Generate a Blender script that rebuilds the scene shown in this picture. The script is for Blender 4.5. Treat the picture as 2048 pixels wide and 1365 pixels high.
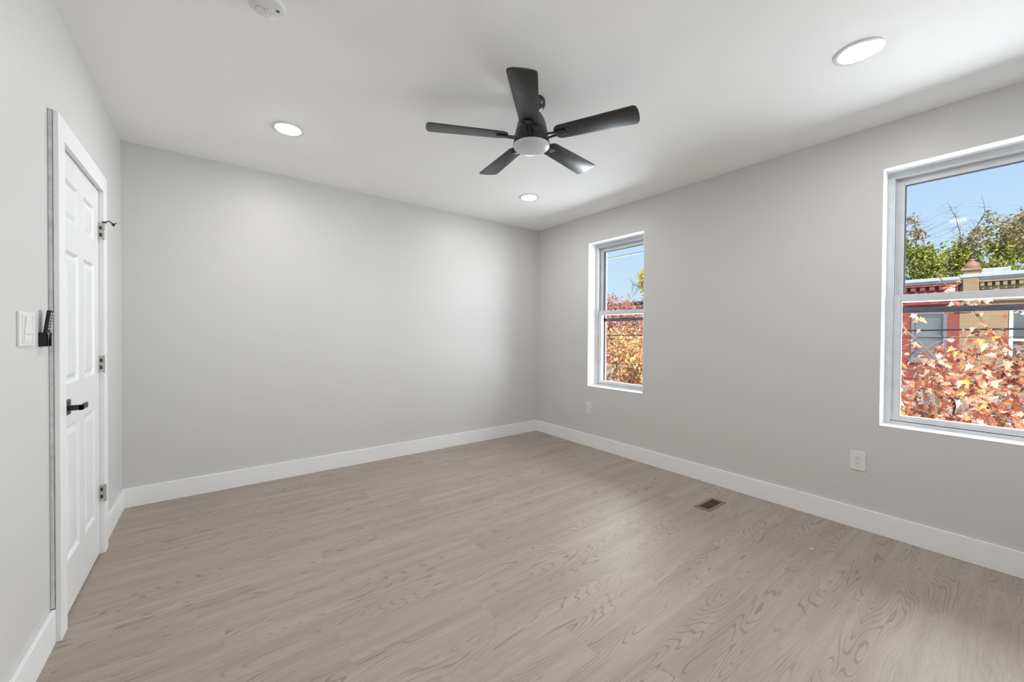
import bpy, bmesh, math, random
import numpy as np
from mathutils import Vector, Matrix

for o in list(bpy.data.objects):
    bpy.data.objects.remove(o)
SC = bpy.context.scene
COL = SC.collection
PI = math.pi

# ------------------------------------------------------------------ camera
# world: far corner of the room at the origin, back wall along -x (y = 0),
# window wall along -y (x = 0), floor z = 0
F_PX, YAW, PITCH, ROLL, SHIFT = 783.13, 0.6498, -0.0117, 0.0074, -3.987
RW, RD, RH = 3.9465, 4.45, 2.64          # room width, depth, height
cam = bpy.data.cameras.new('camera')
cam.sensor_width = 36
cam.lens = F_PX / 2048 * 36
cam.shift_y = SHIFT / 2048
cam.clip_start = 0.02
cam.clip_end = 300
camo = bpy.data.objects.new('camera', cam)
COL.objects.link(camo)
fw = Vector((math.sin(YAW) * math.cos(PITCH), math.cos(YAW) * math.cos(PITCH), math.sin(PITCH)))
rt = Vector((math.cos(YAW), -math.sin(YAW), 0))
up = rt.cross(fw)
cr, sr = math.cos(ROLL), math.sin(ROLL)
r2, u2 = cr * rt + sr * up, -sr * rt + cr * up
camo.matrix_world = Matrix(((r2.x, u2.x, -fw.x, -3.4149), (r2.y, u2.y, -fw.y, -3.9285),
                            (r2.z, u2.z, -fw.z, 1.2743), (0, 0, 0, 1)))
SC.camera = camo

# ------------------------------------------------------------------ light, exposure
vs = SC.view_settings
vs.view_transform = 'Standard'
vs.look = 'None'
vs.exposure = 0.05
vs.gamma = 1.0
vs.use_curve_mapping = False
SC.cycles.use_denoising = True
SC.cycles.max_bounces = 16
SC.cycles.diffuse_bounces = 10
SC.cycles.transparent_max_bounces = 24

LAMP = 188.0          # radiance of each recessed lamp's lens
SUN = 7.0
SKY = 1.0

world = bpy.data.worlds.new('sky')
SC.world = world
world.use_nodes = True
nt = world.node_tree
nt.nodes.clear()
wo = nt.nodes.new('ShaderNodeOutputWorld')
bg = nt.nodes.new('ShaderNodeBackground')
tc = nt.nodes.new('ShaderNodeTexCoord')
sp = nt.nodes.new('ShaderNodeSeparateXYZ')
rp = nt.nodes.new('ShaderNodeValToRGB')
nt.links.new(tc.outputs['Generated'], sp.inputs[0])
nt.links.new(sp.outputs['Z'], rp.inputs[0])
nt.links.new(rp.outputs[0], bg.inputs[0])
nt.links.new(bg.outputs[0], wo.inputs[0])
els = rp.color_ramp.elements
els[0].position = 0.0
els[0].color = (0.72, 0.86, 1.0, 1)
els[1].position = 1.0
els[1].color = (0.30, 0.52, 1.0, 1)
e = els.new(0.18)
e.color = (0.62, 0.79, 1.0, 1)
e = els.new(0.4)
e.color = (0.44, 0.65, 1.0, 1)
bg.inputs[1].default_value = SKY

sun = bpy.data.lights.new('sun', 'SUN')
sun.energy = SUN
sun.angle = 0.01
sun.color = (1.0, 0.93, 0.82)
suno = bpy.data.objects.new('sun', sun)
COL.objects.link(suno)
suno.rotation_euler = Vector((0.52, 0.45, -0.72)).to_track_quat('-Z', 'Y').to_euler()
suno.location = (-10, -10, 20)

# area light added outside the window wall to brighten room and ceiling
FILL_POWER = 1300.0
def added_window_fill(name, y, z, w_, h_, power):
    l = bpy.data.lights.new(name, 'AREA')
    l.shape = 'RECTANGLE'
    l.size = w_
    l.size_y = h_
    l.energy = power
    l.color = (0.94, 0.96, 1.0)
    o = bpy.data.objects.new(name, l)
    COL.objects.link(o)
    o.location = (2.0, y, z)
    o.rotation_euler = Vector((-1, 0, 0)).to_track_quat('-Z', 'Y').to_euler()
added_window_fill('added_window_fill', -2.6, 1.55, 8.4, 2.4, FILL_POWER)

# ------------------------------------------------------------------ materials
def new_mat(name):
    m = bpy.data.materials.new(name)
    m.use_nodes = True
    n = m.node_tree
    b = n.nodes.get('Principled BSDF')
    return m, n, b

def plain(name, col, rough=0.5, spec=0.5, metal=0.0, mottle=0.0, scale=8.0, bump=0.0, bscale=200.0, coat=0.0):
    m, n, b = new_mat(name)
    b.inputs['Base Color'].default_value = (*col, 1)
    b.inputs['Roughness'].default_value = rough
    b.inputs['Specular IOR Level'].default_value = spec
    b.inputs['Metallic'].default_value = metal
    b.inputs['Coat Weight'].default_value = coat
    if mottle or bump:
        c = n.nodes.new('ShaderNodeTexCoord')
    if mottle:
        t = n.nodes.new('ShaderNodeTexNoise')
        t.inputs['Scale'].default_value = scale
        t.inputs['Detail'].default_value = 4
        r = n.nodes.new('ShaderNodeValToRGB')
        r.color_ramp.elements[0].position = 0.3
        r.color_ramp.elements[1].position = 0.7
        r.color_ramp.elements[0].color = (*[x * (1 - mottle) for x in col], 1)
        r.color_ramp.elements[1].color = (*[min(1, x * (1 + mottle)) for x in col], 1)
        n.links.new(c.outputs['Object'], t.inputs['Vector'])
        n.links.new(t.outputs['Fac'], r.inputs[0])
        n.links.new(r.outputs[0], b.inputs['Base Color'])
    if bump:
        t2 = n.nodes.new('ShaderNodeTexNoise')
        t2.inputs['Scale'].default_value = bscale
        bp = n.nodes.new('ShaderNodeBump')
        bp.inputs['Strength'].default_value = bump
        bp.inputs['Distance'].default_value = 0.001
        n.links.new(c.outputs['Object'], t2.inputs['Vector'])
        n.links.new(t2.outputs['Fac'], bp.inputs['Height'])
        n.links.new(bp.outputs[0], b.inputs['Normal'])
    return m

M = {}
M['wall'] = plain('greige_eggshell_paint', (0.60, 0.597, 0.591), 0.42, 0.35, bump=0.08, bscale=260)
M['ceiling'] = plain('ceiling_paint', (0.90, 0.897, 0.893), 0.7, 0.2, bump=0.06, bscale=200)
M['trim'] = plain('white_semigloss_paint', (0.81, 0.812, 0.82), 0.32, 0.45)
M['reveal'] = plain('white_reveal_paint', (0.92, 0.92, 0.92), 0.45, 0.4)
M['vinyl'] = plain('window_vinyl', (0.57, 0.58, 0.60), 0.4, 0.45, mottle=0.05, scale=14)
M['door'] = plain('dimmed_door_white', (0.735, 0.74, 0.75), 0.34, 0.45)  # trim white, darkened to offset strong window light on the leaf
M['gap_shade'] = plain('gap_shadow_grey', (0.22, 0.215, 0.21), 0.8, 0.2, mottle=0.35, scale=30)  # grey that stands in for shadow in the casing gaps
M['casing_edge'] = plain('scuffed_white_paint', (0.62, 0.62, 0.61), 0.5, 0.4, mottle=0.16, scale=22)
M['plastic'] = plain('white_plastic', (0.72, 0.72, 0.71), 0.35, 0.5)
M['slot'] = plain('dark_slot', (0.03, 0.03, 0.03), 0.6)
M['black'] = plain('matte_black_metal', (0.018, 0.018, 0.02), 0.38, 0.5)
M['bronze'] = plain('dark_bronze_metal', (0.105, 0.101, 0.088), 0.42, 0.5, metal=0.3)
M['fan_black'] = plain('fan_black_metal', (0.016, 0.015, 0.014), 0.33, 0.5)
M['nickel'] = plain('brushed_nickel', (0.55, 0.54, 0.51), 0.38, 0.5, metal=0.9, mottle=0.2, scale=60)
M['remote'] = plain('black_plastic', (0.016, 0.016, 0.018), 0.5, 0.3)
M['button'] = plain('pale_button_print', (0.55, 0.55, 0.55), 0.5)
M['greybtn'] = plain('grey_button', (0.2, 0.2, 0.21), 0.45)
M['frosted'] = plain('frosted_white_lens', (0.62, 0.61, 0.66), 0.28, 0.5)
M['register'] = plain('brown_register_metal', (0.185, 0.150, 0.122), 0.45, 0.4)
M['register_dark'] = plain('register_dark_brown', (0.085, 0.062, 0.046), 0.55, 0.3)
M['duct'] = plain('duct_dark', (0.10, 0.075, 0.058), 0.8, 0.2)
M['gasket'] = plain('grey_gasket', (0.025, 0.03, 0.04), 0.9, 0.05)
M['storm'] = plain('storm_aluminium_dark', (0.07, 0.063, 0.08), 0.6, 0.2, mottle=0.15, scale=20)
M['storm_pale'] = plain('storm_aluminium_pale', (0.28, 0.32, 0.33), 0.6, 0.2)
M['chip'] = plain('paint_chip_white', (0.8, 0.79, 0.75), 0.6)

# fan blades: dark stained wood with fine grain
m, n, b = new_mat('dark_blade_wood')
c = n.nodes.new('ShaderNodeTexCoord')
mp = n.nodes.new('ShaderNodeMapping')
mp.inputs['Scale'].default_value = (6, 90, 6)
t = n.nodes.new('ShaderNodeTexNoise')
t.inputs['Scale'].default_value = 2.0
t.inputs['Detail'].default_value = 5
r = n.nodes.new('ShaderNodeValToRGB')
r.color_ramp.elements[0].position = 0.3
r.color_ramp.elements[0].color = (0.016, 0.016, 0.018, 1)
r.color_ramp.elements[1].position = 0.75
r.color_ramp.elements[1].color = (0.034, 0.034, 0.037, 1)
n.links.new(c.outputs['Object'], mp.inputs[0])
n.links.new(mp.outputs[0], t.inputs['Vector'])
n.links.new(t.outputs['Fac'], r.inputs[0])
n.links.new(r.outputs[0], b.inputs['Base Color'])
b.inputs['Roughness'].default_value = 0.36
b.inputs['Specular IOR Level'].default_value = 0.6
M['blade'] = m

# lamp lens
m, n, b = new_mat('lamp_lens')
b.inputs['Base Color'].default_value = (0.9, 0.9, 0.9, 1)
b.inputs['Emission Color'].default_value = (1.0, 0.985, 0.965, 1)
b.inputs['Emission Strength'].default_value = LAMP
M['lamp'] = m

# window glass: thin clear pane
def glass(name, tint, dust):
    m = bpy.data.materials.new(name)
    m.use_nodes = True
    n = m.node_tree
    n.nodes.clear()
    out = n.nodes.new('ShaderNodeOutputMaterial')
    tr = n.nodes.new('ShaderNodeBsdfTransparent')
    tr.inputs[0].default_value = (*tint, 1)
    gl = n.nodes.new('ShaderNodeBsdfGlossy')
    gl.inputs['Roughness'].default_value = 0.02
    fr = n.nodes.new('ShaderNodeFresnel')
    fr.inputs[0].default_value = 1.07
    mx = n.nodes.new('ShaderNodeMixShader')
    n.links.new(fr.outputs[0], mx.inputs[0])
    n.links.new(tr.outputs[0], mx.inputs[1])
    n.links.new(gl.outputs[0], mx.inputs[2])
    df = n.nodes.new('ShaderNodeBsdfTranslucent')
    df.inputs[0].default_value = (0.9, 0.9, 0.9, 1)
    m2 = n.nodes.new('ShaderNodeMixShader')
    m2.inputs[0].default_value = dust
    n.links.new(mx.outputs[0], m2.inputs[1])
    n.links.new(df.outputs[0], m2.inputs[2])
    n.links.new(m2.outputs[0], out.inputs[0])
    return m
M['glass'] = glass('clear_pane', (0.97, 0.985, 0.98), 0.0)
M['glass_dusty'] = glass('dusty_storm_pane', (0.96, 0.98, 0.985), 0.0)

# plank floor
def floor_mat():
    m, n, b = new_mat('grey_oak_vinyl_plank')
    L = n.links.new
    def math_(op, a, bb=None, clamp=False):
        x = n.nodes.new('ShaderNodeMath')
        x.operation = op
        x.use_clamp = clamp
        for i, v in enumerate((a, bb)):
            if v is None:
                continue
            if isinstance(v, (int, float)):
                x.inputs[i].default_value = v
            else:
                L(v, x.inputs[i])
        return x.outputs[0]
    def comb(x, y, z):
        c_ = n.nodes.new('ShaderNodeCombineXYZ')
        for i, v in enumerate((x, y, z)):
            if isinstance(v, (int, float)):
                c_.inputs[i].default_value = v
            else:
                L(v, c_.inputs[i])
        return c_.outputs[0]
    def noise(vec, scale, detail=2.0, rough=0.5, dist=0.0):
        t_ = n.nodes.new('ShaderNodeTexNoise')
        t_.inputs['Scale'].default_value = scale
        t_.inputs['Detail'].default_value = detail
        t_.inputs['Roughness'].default_value = rough
        t_.inputs['Distortion'].default_value = dist
        L(vec, t_.inputs['Vector'])
        return t_.outputs['Fac']
    def ramp(f, p0, p1):
        mr = n.nodes.new('ShaderNodeMapRange')
        mr.interpolation_type = 'SMOOTHSTEP'
        mr.inputs['From Min'].default_value = p0
        mr.inputs['From Max'].default_value = p1
        L(f, mr.inputs['Value'])
        return mr.outputs[0]
    def mix(f, a, bb):
        x = n.nodes.new('ShaderNodeMix')
        x.data_type = 'RGBA'
        for i, v in ((0, f), (6, a), (7, bb)):
            if isinstance(v, (int, float)):
                x.inputs[i].default_value = v
            elif isinstance(v, tuple):
                x.inputs[i].default_value = (*v, 1)
            else:
                L(v, x.inputs[i])
        return x.outputs[2]
    c_ = n.nodes.new('ShaderNodeTexCoord')
    s_ = n.nodes.new('ShaderNodeSeparateXYZ')
    L(c_.outputs['Object'], s_.inputs[0])
    X, Y = s_.outputs[0], s_.outputs[1]
    PW, PL = 0.182, 1.22
    yr = math_('DIVIDE', Y, PW)
    row = math_('FLOOR', yr)
    fy = math_('SUBTRACT', yr, row)
    wn = n.nodes.new('ShaderNodeTexWhiteNoise')
    wn.noise_dimensions = '1D'
    L(row, wn.inputs['W'])
    xr = math_('ADD', math_('DIVIDE', X, PL), math_('MULTIPLY', wn.outputs['Value'], 7.31))
    colm = math_('FLOOR', xr)
    fx = math_('SUBTRACT', xr, colm)
    wn2 = n.nodes.new('ShaderNodeTexWhiteNoise')
    wn2.noise_dimensions = '2D'
    L(comb(row, colm, 0.0), wn2.inputs['Vector'])
    rnd = wn2.outputs['Value']
    seed = math_('MULTIPLY', rnd, 60.0)
    # cathedral figure: contour lines of a smooth field stretched along the plank
    v1 = comb(math_('MULTIPLY', X, 0.85), math_('MULTIPLY', Y, 7.5), seed)
    field = noise(v1, 1.0, 1.6, 0.42)
    wob = noise(comb(math_('MULTIPLY', X, 9.0), math_('MULTIPLY', Y, 34.0), seed), 1.0, 2.0)
    fld = math_('ADD', math_('MULTIPLY', field, 31.0), math_('MULTIPLY', wob, 0.55))
    tri = math_('ABSOLUTE', math_('SUBTRACT', math_('FRACT', fld), 0.5))
    line = ramp(tri, 0.16, 0.03)
    mask = ramp(noise(comb(math_('MULTIPLY', X, 1.6), math_('MULTIPLY', Y, 9.0), math_('ADD', seed, 13.0)), 1.0, 2.0), 0.42, 0.62)
    line = math_('MULTIPLY', line, math_('ADD', math_('MULTIPLY', mask, 0.80), 0.16))
    fine = noise(comb(math_('MULTIPLY', X, 9.0), math_('MULTIPLY', Y, 190.0), seed), 1.0, 4.0, 0.65)
    streak = noise(comb(math_('MULTIPLY', X, 1.1), math_('MULTIPLY', Y, 17.0), math_('ADD', seed, 31.0)), 1.0, 3.0, 0.55)
    base = mix(ramp(streak, 0.3, 0.72), (0.318, 0.264, 0.218), (0.380, 0.321, 0.268))
    base = mix(math_('MULTIPLY', ramp(fine, 0.44, 0.72), 0.42), base, (0.25, 0.207, 0.170))
    base = mix(math_('MULTIPLY', line, 0.72), base, (0.175, 0.140, 0.112))
    tone = math_('ADD', math_('MULTIPLY', rnd, 0.06), 0.97)
    hs = n.nodes.new('ShaderNodeHueSaturation')
    L(tone, hs.inputs['Value'])
    L(base, hs.inputs['Color'])
    # joints
    ey = math_('MINIMUM', fy, math_('SUBTRACT', 1.0, fy))
    ex = math_('MINIMUM', fx, math_('SUBTRACT', 1.0, fx))
    jy = math_('LESS_THAN', ey, 0.0035)
    jx = math_('LESS_THAN', ex, 0.0009)
    j = math_('MAXIMUM', math_('MULTIPLY', jy, 0.10), math_('MULTIPLY', jx, 0.6))
    colr = mix(j, hs.outputs[0], (0.36, 0.32, 0.28))
    L(colr, b.inputs['Base Color'])
    rgh = math_('ADD', math_('MULTIPLY', fine, 0.16), 0.42)
    L(rgh, b.inputs['Roughness'])
    b.inputs['Specular IOR Level'].default_value = 0.45
    h = math_('SUBTRACT', math_('MULTIPLY', fine, 0.5), math_('ADD', math_('MULTIPLY', line, 0.5), j))
    bp = n.nodes.new('ShaderNodeBump')
    bp.inputs['Strength'].default_value = 0.22
    bp.inputs['Distance'].default_value = 0.0012
    L(h, bp.inputs['Height'])
    L(bp.outputs[0], b.inputs['Normal'])
    return m
M['floor'] = floor_mat()

def brick_mat(name, c1, c2, mortar):
    m, n, b = new_mat(name)
    c_ = n.nodes.new('ShaderNodeTexCoord')
    s_ = n.nodes.new('ShaderNodeSeparateXYZ')
    cb = n.nodes.new('ShaderNodeCombineXYZ')
    ad = n.nodes.new('ShaderNodeMath')
    ad.operation = 'ADD'
    n.links.new(c_.outputs['Object'], s_.inputs[0])
    n.links.new(s_.outputs[0], ad.inputs[0])
    n.links.new(s_.outputs[1], ad.inputs[1])
    n.links.new(ad.outputs[0], cb.inputs[0])
    n.links.new(s_.outputs[2], cb.inputs[1])
    t_ = n.nodes.new('ShaderNodeTexBrick')
    t_.inputs['Color1'].default_value = (*c1, 1)
    t_.inputs['Color2'].default_value = (*c2, 1)
    t_.inputs['Mortar'].default_value = (*mortar, 1)
    t_.inputs['Scale'].default_value = 1.0
    t_.inputs['Brick Width'].default_value = 0.215
    t_.inputs['Row Height'].default_value = 0.072
    t_.inputs['Mortar Size'].default_value = 0.007
    n.links.new(cb.outputs[0], t_.inputs['Vector'])
    n.links.new(t_.outputs['Color'], b.inputs['Base Color'])
    b.inputs['Roughness'].default_value = 0.85
    b.inputs['Specular IOR Level'].default_value = 0.2
    return m
M['brick_red'] = brick_mat('painted_red_brick', (0.27, 0.075, 0.06), (0.33, 0.10, 0.08), (0.24, 0.08, 0.07))
M['brick_tan'] = brick_mat('tan_brick', (0.36, 0.245, 0.14), (0.41, 0.285, 0.165), (0.32, 0.24, 0.16))
M['brick_brown'] = brick_mat('brown_brick', (0.26, 0.14, 0.09), (0.30, 0.16, 0.10), (0.24, 0.17, 0.12))
M['terracotta'] = plain('terracotta', (0.36, 0.19, 0.13), 0.7, 0.3, mottle=0.15, scale=9)
M['coping'] = plain('grey_coping_metal', (0.50, 0.51, 0.53), 0.5, 0.4, mottle=0.12, scale=5)
M['ext_white'] = plain('exterior_white_paint', (0.75, 0.76, 0.74), 0.6, 0.3)
M['ext_grey'] = plain('exterior_grey_paint', (0.20, 0.205, 0.22), 0.6, 0.3)
M['ext_glass'] = plain('dark_window_glass', (0.06, 0.075, 0.09), 0.12, 0.6)
M['shingle'] = plain('grey_shingle', (0.20, 0.19, 0.18), 0.9, 0.2, mottle=0.2, scale=14)
M['dark_cornice'] = plain('dark_cornice_paint', (0.09, 0.085, 0.085), 0.7, 0.3, mottle=0.2, scale=6)
M['asphalt'] = plain('asphalt', (0.09, 0.09, 0.095), 0.9, 0.2, mottle=0.2, scale=3)
M['concrete'] = plain('concrete', (0.42, 0.41, 0.38), 0.9, 0.2, mottle=0.12, scale=4)
M['ext_stucco'] = plain('exterior_render', (0.35, 0.30, 0.26), 0.9, 0.2)
M['cable'] = plain('black_cable', (0.015, 0.015, 0.016), 0.6)
M['bark'] = plain('maple_bark', (0.16, 0.125, 0.10), 0.85, 0.2, mottle=0.3, scale=16)
M['bark_pale'] = plain('pale_twig_bark', (0.44, 0.37, 0.32), 0.8, 0.2, mottle=0.2, scale=20)

def leaf_mat(name, stops, transl=0.4):
    m = bpy.data.materials.new(name)
    m.use_nodes = True
    n = m.node_tree
    n.nodes.clear()
    out = n.nodes.new('ShaderNodeOutputMaterial')
    g = n.nodes.new('ShaderNodeNewGeometry')
    r = n.nodes.new('ShaderNodeValToRGB')
    while len(r.color_ramp.elements) < len(stops):
        r.color_ramp.elements.new(0.5)
    for el, (p, col) in zip(r.color_ramp.elements, stops):
        el.position = p
        el.color = (*col, 1)
    n.links.new(g.outputs['Random Per Island'], r.inputs[0])
    d = n.nodes.new('ShaderNodeBsdfPrincipled')
    d.inputs['Roughness'].default_value = 0.36
    d.inputs['Specular IOR Level'].default_value = 0.7
    n.links.new(r.outputs[0], d.inputs['Base Color'])
    t = n.nodes.new('ShaderNodeBsdfTranslucent')
    n.links.new(r.outputs[0], t.inputs[0])
    mx = n.nodes.new('ShaderNodeMixShader')
    mx.inputs[0].default_value = transl
    n.links.new(d.outputs[0], mx.inputs[1])
    n.links.new(t.outputs[0], mx.inputs[2])
    n.links.new(mx.outputs[0], out.inputs[0])
    return m
M['leaf_orange'] = leaf_mat('orange_maple_leaf', [(0.0, (0.24, 0.07, 0.04)), (0.15, (0.44, 0.13, 0.07)), (0.35, (0.60, 0.23, 0.12)), (0.55, (0.72, 0.35, 0.20)),
                                                   (0.72, (0.86, 0.56, 0.40)), (0.9, (0.92, 0.74, 0.60)), (0.96, (0.80, 0.42, 0.10)), (1.0, (0.72, 0.55, 0.12))])
M['leaf_gold'] = leaf_mat('golden_maple_leaf', [(0.0, (0.55, 0.20, 0.09)), (0.2, (0.80, 0.42, 0.18)), (0.5, (0.90, 0.62, 0.30)),
                                                 (0.8, (0.93, 0.76, 0.46)), (1.0, (0.9, 0.72, 0.24))])
M['leaf_red'] = leaf_mat('rose_maple_leaf', [(0.0, (0.48, 0.14, 0.11)), (0.4, (0.72, 0.34, 0.26)), (0.75, (0.84, 0.50, 0.38)), (1.0, (0.90, 0.64, 0.42))])
M['leaf_yellowgreen'] = leaf_mat('yellow_green_leaf', [(0.0, (0.16, 0.20, 0.04)), (0.4, (0.36, 0.38, 0.06)), (0.75, (0.66, 0.62, 0.09)), (1.0, (0.55, 0.48, 0.22))])
M['leaf_brown'] = leaf_mat('tan_dry_leaf', [(0.0, (0.22, 0.18, 0.08)), (0.5, (0.46, 0.36, 0.17)), (0.85, (0.62, 0.46, 0.30)), (1.0, (0.56, 0.50, 0.12))])
M['leaf_yellow'] = leaf_mat('yellow_leaf', [(0.0, (0.36, 0.34, 0.06)), (0.4, (0.72, 0.58, 0.08)), (0.8, (0.88, 0.72, 0.14)), (1.0, (0.7, 0.64, 0.26))])

# ------------------------------------------------------------------ helpers
def tag(o, label=None, cat=None, group=None, kind=None):
    if label:
        o['label'] = label
    if cat:
        o['category'] = cat
    if group:
        o['group'] = group
    if kind:
        o['kind'] = kind
    return o

def empty(name, loc=(0, 0, 0), rz=0.0):
    o = bpy.data.objects.new(name, None)
    o.empty_display_size = 0.05
    o.location = loc
    o.rotation_euler = (0, 0, rz)
    COL.objects.link(o)
    return o

def copy_tree(o, parent=None):
    c_ = o.copy()
    COL.objects.link(c_)
    c_.parent = parent
    for ch in list(o.children):
        copy_tree(ch, c_)
    return c_

class MB:
    def __init__(self):
        self.bm = bmesh.new()

    def box(self, x0, x1, y0, y1, z0, z1, bev=0.0, seg=2, mat=None):
        b2 = bmesh.new()
        vs_ = [b2.verts.new((x, y, z)) for x in sorted((x0, x1)) for y in sorted((y0, y1)) for z in sorted((z0, z1))]
        for f in ((0, 1, 3, 2), (4, 6, 7, 5), (0, 4, 5, 1), (2, 3, 7, 6), (0, 2, 6, 4), (1, 5, 7, 3)):
            b2.faces.new([vs_[i] for i in f])
        if bev:
            bmesh.ops.bevel(b2, geom=list(b2.edges), offset=bev, segments=seg, affect='EDGES', profile=0.5)
        self._merge(b2, mat)
        return self

    def _merge(self, b2, mat=None):
        if mat is not None:
            bmesh.ops.transform(b2, matrix=mat, verts=list(b2.verts))
        me = bpy.data.meshes.new('tmp')
        b2.to_mesh(me)
        b2.free()
        self.bm.from_mesh(me)
        bpy.data.meshes.remove(me)

    def lathe(self, prof, seg=48, mat=None, caps=True):
        """prof: list of (radius, z); axis z"""
        b2 = bmesh.new()
        rings = []
        for (r_, z_) in prof:
            if r_ < 1e-6:
                rings.append([b2.verts.new((0, 0, z_))])
            else:
                rings.append([b2.verts.new((r_ * math.cos(2 * PI * i / seg), r_ * math.sin(2 * PI * i / seg), z_)) for i in range(seg)])
        for a, b_ in zip(rings, rings[1:]):
            for i in range(seg):
                j = (i + 1) % seg
                if len(a) == 1 and len(b_) == 1:
                    continue
                if len(a) == 1:
                    b2.faces.new((a[0], b_[i], b_[j]))
                elif len(b_) == 1:
                    b2.faces.new((a[i], b_[0], a[j]))
                else:
                    b2.faces.new((a[i], b_[i], b_[j], a[j]))
        if caps:
            for rg in (rings[0], rings[-1]):
                if len(rg) > 1:
                    b2.faces.new(rg)
        bmesh.ops.recalc_face_normals(b2, faces=list(b2.faces))
        self._merge(b2, mat)
        return self

    def prism(self, pts, z0, z1, bev=0.0, mat=None):
        b2 = bmesh.new()
        lo = [b2.verts.new((x, y, z0)) for x, y in pts]
        hi = [b2.verts.new((x, y, z1)) for x, y in pts]
        k = len(pts)
        b2.faces.new(lo)
        b2.faces.new(hi)
        for i in range(k):
            b2.faces.new((lo[i], lo[(i + 1) % k], hi[(i + 1) % k], hi[i]))
        bmesh.ops.recalc_face_normals(b2, faces=list(b2.faces))
        if bev:
            ed = [e_ for e_ in b2.edges if abs(e_.verts[0].co.z - e_.verts[1].co.z) < 1e-7]
            bmesh.ops.bevel(b2, geom=ed, offset=bev, segments=2, affect='EDGES', profile=0.5)
        self._merge(b2, mat)
        return self

    def tube(self, pts, radii, seg=8):
        radii = [float(q_) for q_ in radii] if not isinstance(radii, (int, float)) else radii
        b2 = bmesh.new()
        pts = [Vector([float(q_) for q_ in p_]) for p_ in pts]
        if isinstance(radii, (int, float)):
            radii = [radii] * len(pts)
        rings = []
        for i, p_ in enumerate(pts):
            d_ = (pts[min(i + 1, len(pts) - 1)] - pts[max(i - 1, 0)]).normalized()
            a = Vector((0, 0, 1)) if abs(d_.z) < 0.9 else Vector((1, 0, 0))
            u_ = d_.cross(a).normalized()
            v_ = d_.cross(u_)
            rings.append([b2.verts.new(p_ + radii[i] * (math.cos(2 * PI * k / seg) * u_ + math.sin(2 * PI * k / seg) * v_)) for k in range(seg)])
        for a, b_ in zip(rings, rings[1:]):
            for k in range(seg):
                j = (k + 1) % seg
                b2.faces.new((a[k], a[j], b_[j], b_[k]))
        b2.faces.new(rings[0])
        b2.faces.new(rings[-1])
        bmesh.ops.recalc_face_normals(b2, faces=list(b2.faces))
        self._merge(b2)
        return self

    def build(self, name, mat, parent=None, smooth=None):
        me = bpy.data.meshes.new(name)
        self.bm.to_mesh(me)
        self.bm.free()
        me.materials.append(mat)
        if smooth is not None:
            for p_ in me.polygons:
                p_.use_smooth = True
            me.set_sharp_from_angle(angle=math.radians(smooth))
        o = bpy.data.objects.new(name, me)
        COL.objects.link(o)
        if parent:
            o.parent = parent
        return o

def struct(o, label=None):
    return tag(o, label, None, None, 'structure')

# ================================================================== ROOM SHELL
W2Y0, W2Z0, W2Z1 = -3.356, 0.703, 2.352     # near window: left edge, sill, head
W1Y0, W1Z0, W1Z1 = -0.876, 0.689, 2.322     # far window
WW = 0.728
WT = 0.32                                   # thickness of the street wall
DY0, DY1, DZ = -1.459, -0.735, 2.072        # door opening

# floor slab, with the duct opening under the register
RX0, RX1, RY0, RY1 = -0.566, -0.308, -2.556, -2.442
fl = MB()
xs = [-RW - 0.2, RX0 + 0.022, RX1 - 0.022, 0.0]
ys = [-RD - 0.1, RY0 + 0.018, RY1 - 0.018, 0.1]
for i in range(3):
    for j in range(3):
        if (i, j) != (1, 1):
            fl.box(xs[i], xs[i + 1], ys[j], ys[j + 1], -0.15, 0.0)
struct(fl.build('floor', M['floor']), 'grey brown oak plank floor running away from the door')
struct(MB().box(-RW - 0.2, WT, -RD - 0.1, 0.1, RH, RH + 0.12).build('ceiling', M['ceiling']), 'smooth off-white ceiling')
struct(MB().box(-RW - 0.1, WT, 0, 0.1, -0.15, RH).build('wall_back', M['wall']), 'long plain greige wall facing the camera')
struct(MB().box(-RW - 0.1, WT, -RD - 0.1, -RD, -0.15, RH).build('wall_front', M['wall']), 'greige wall behind the camera')
w = MB()
w.box(-RW - 0.1, -RW, -RD, DY0 - 0.02, 0, RH)
w.box(-RW - 0.1, -RW, DY1 + 0.02, 0, 0, RH)
w.box(-RW - 0.1, -RW, DY0 - 0.02, DY1 + 0.02, DZ + 0.02, RH)
struct(w.build('wall_left', M['wall']), 'greige wall with the white door')
w = MB()
w.box(0, WT, W1Y0, 0, -0.15, RH)
w.box(0, WT, W2Y0, W1Y0 - WW, -0.15, RH)
w.box(0, WT, -RD, W2Y0 - WW, -0.15, RH)
for (y0, z0, z1) in ((W1Y0, W1Z0, W1Z1), (W2Y0, W2Z0, W2Z1)):
    w.box(0, WT, y0 - WW, y0, -0.15, z0)
    w.box(0, WT, y0 - WW, y0, z1, RH)
struct(w.build('wall_right', M['wall']), 'greige wall with the two windows')

# baseboards: square-edged board with an eased top
def board(mb, a, b_, th=0.015, h=0.14):
    """a, b_: plan rectangle corners"""
    mb.box(a[0], b_[0], a[1], b_[1], 0.0, h, bev=0.0025)
    return mb
struct(board(MB(), (-RW, -0.015), (0, 0.0)).build('baseboard_back', M['trim']), 'white baseboard along the back wall')
struct(board(MB(), (-0.015, -RD), (0, -0.015)).build('baseboard_right', M['trim']), 'white baseboard under the windows')
bl = board(MB(), (-RW, -0.65), (-RW + 0.015, -0.015))
bl = board(bl, (-RW, -RD), (-RW + 0.015, -1.545))
struct(bl.build('baseboard_left', M['trim']), 'white baseboard either side of the door')
struct(board(MB(), (-RW, -RD), (-0.015, -RD + 0.015)).build('baseboard_front', M['trim']), 'white baseboard on the wall behind the camera')

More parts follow.
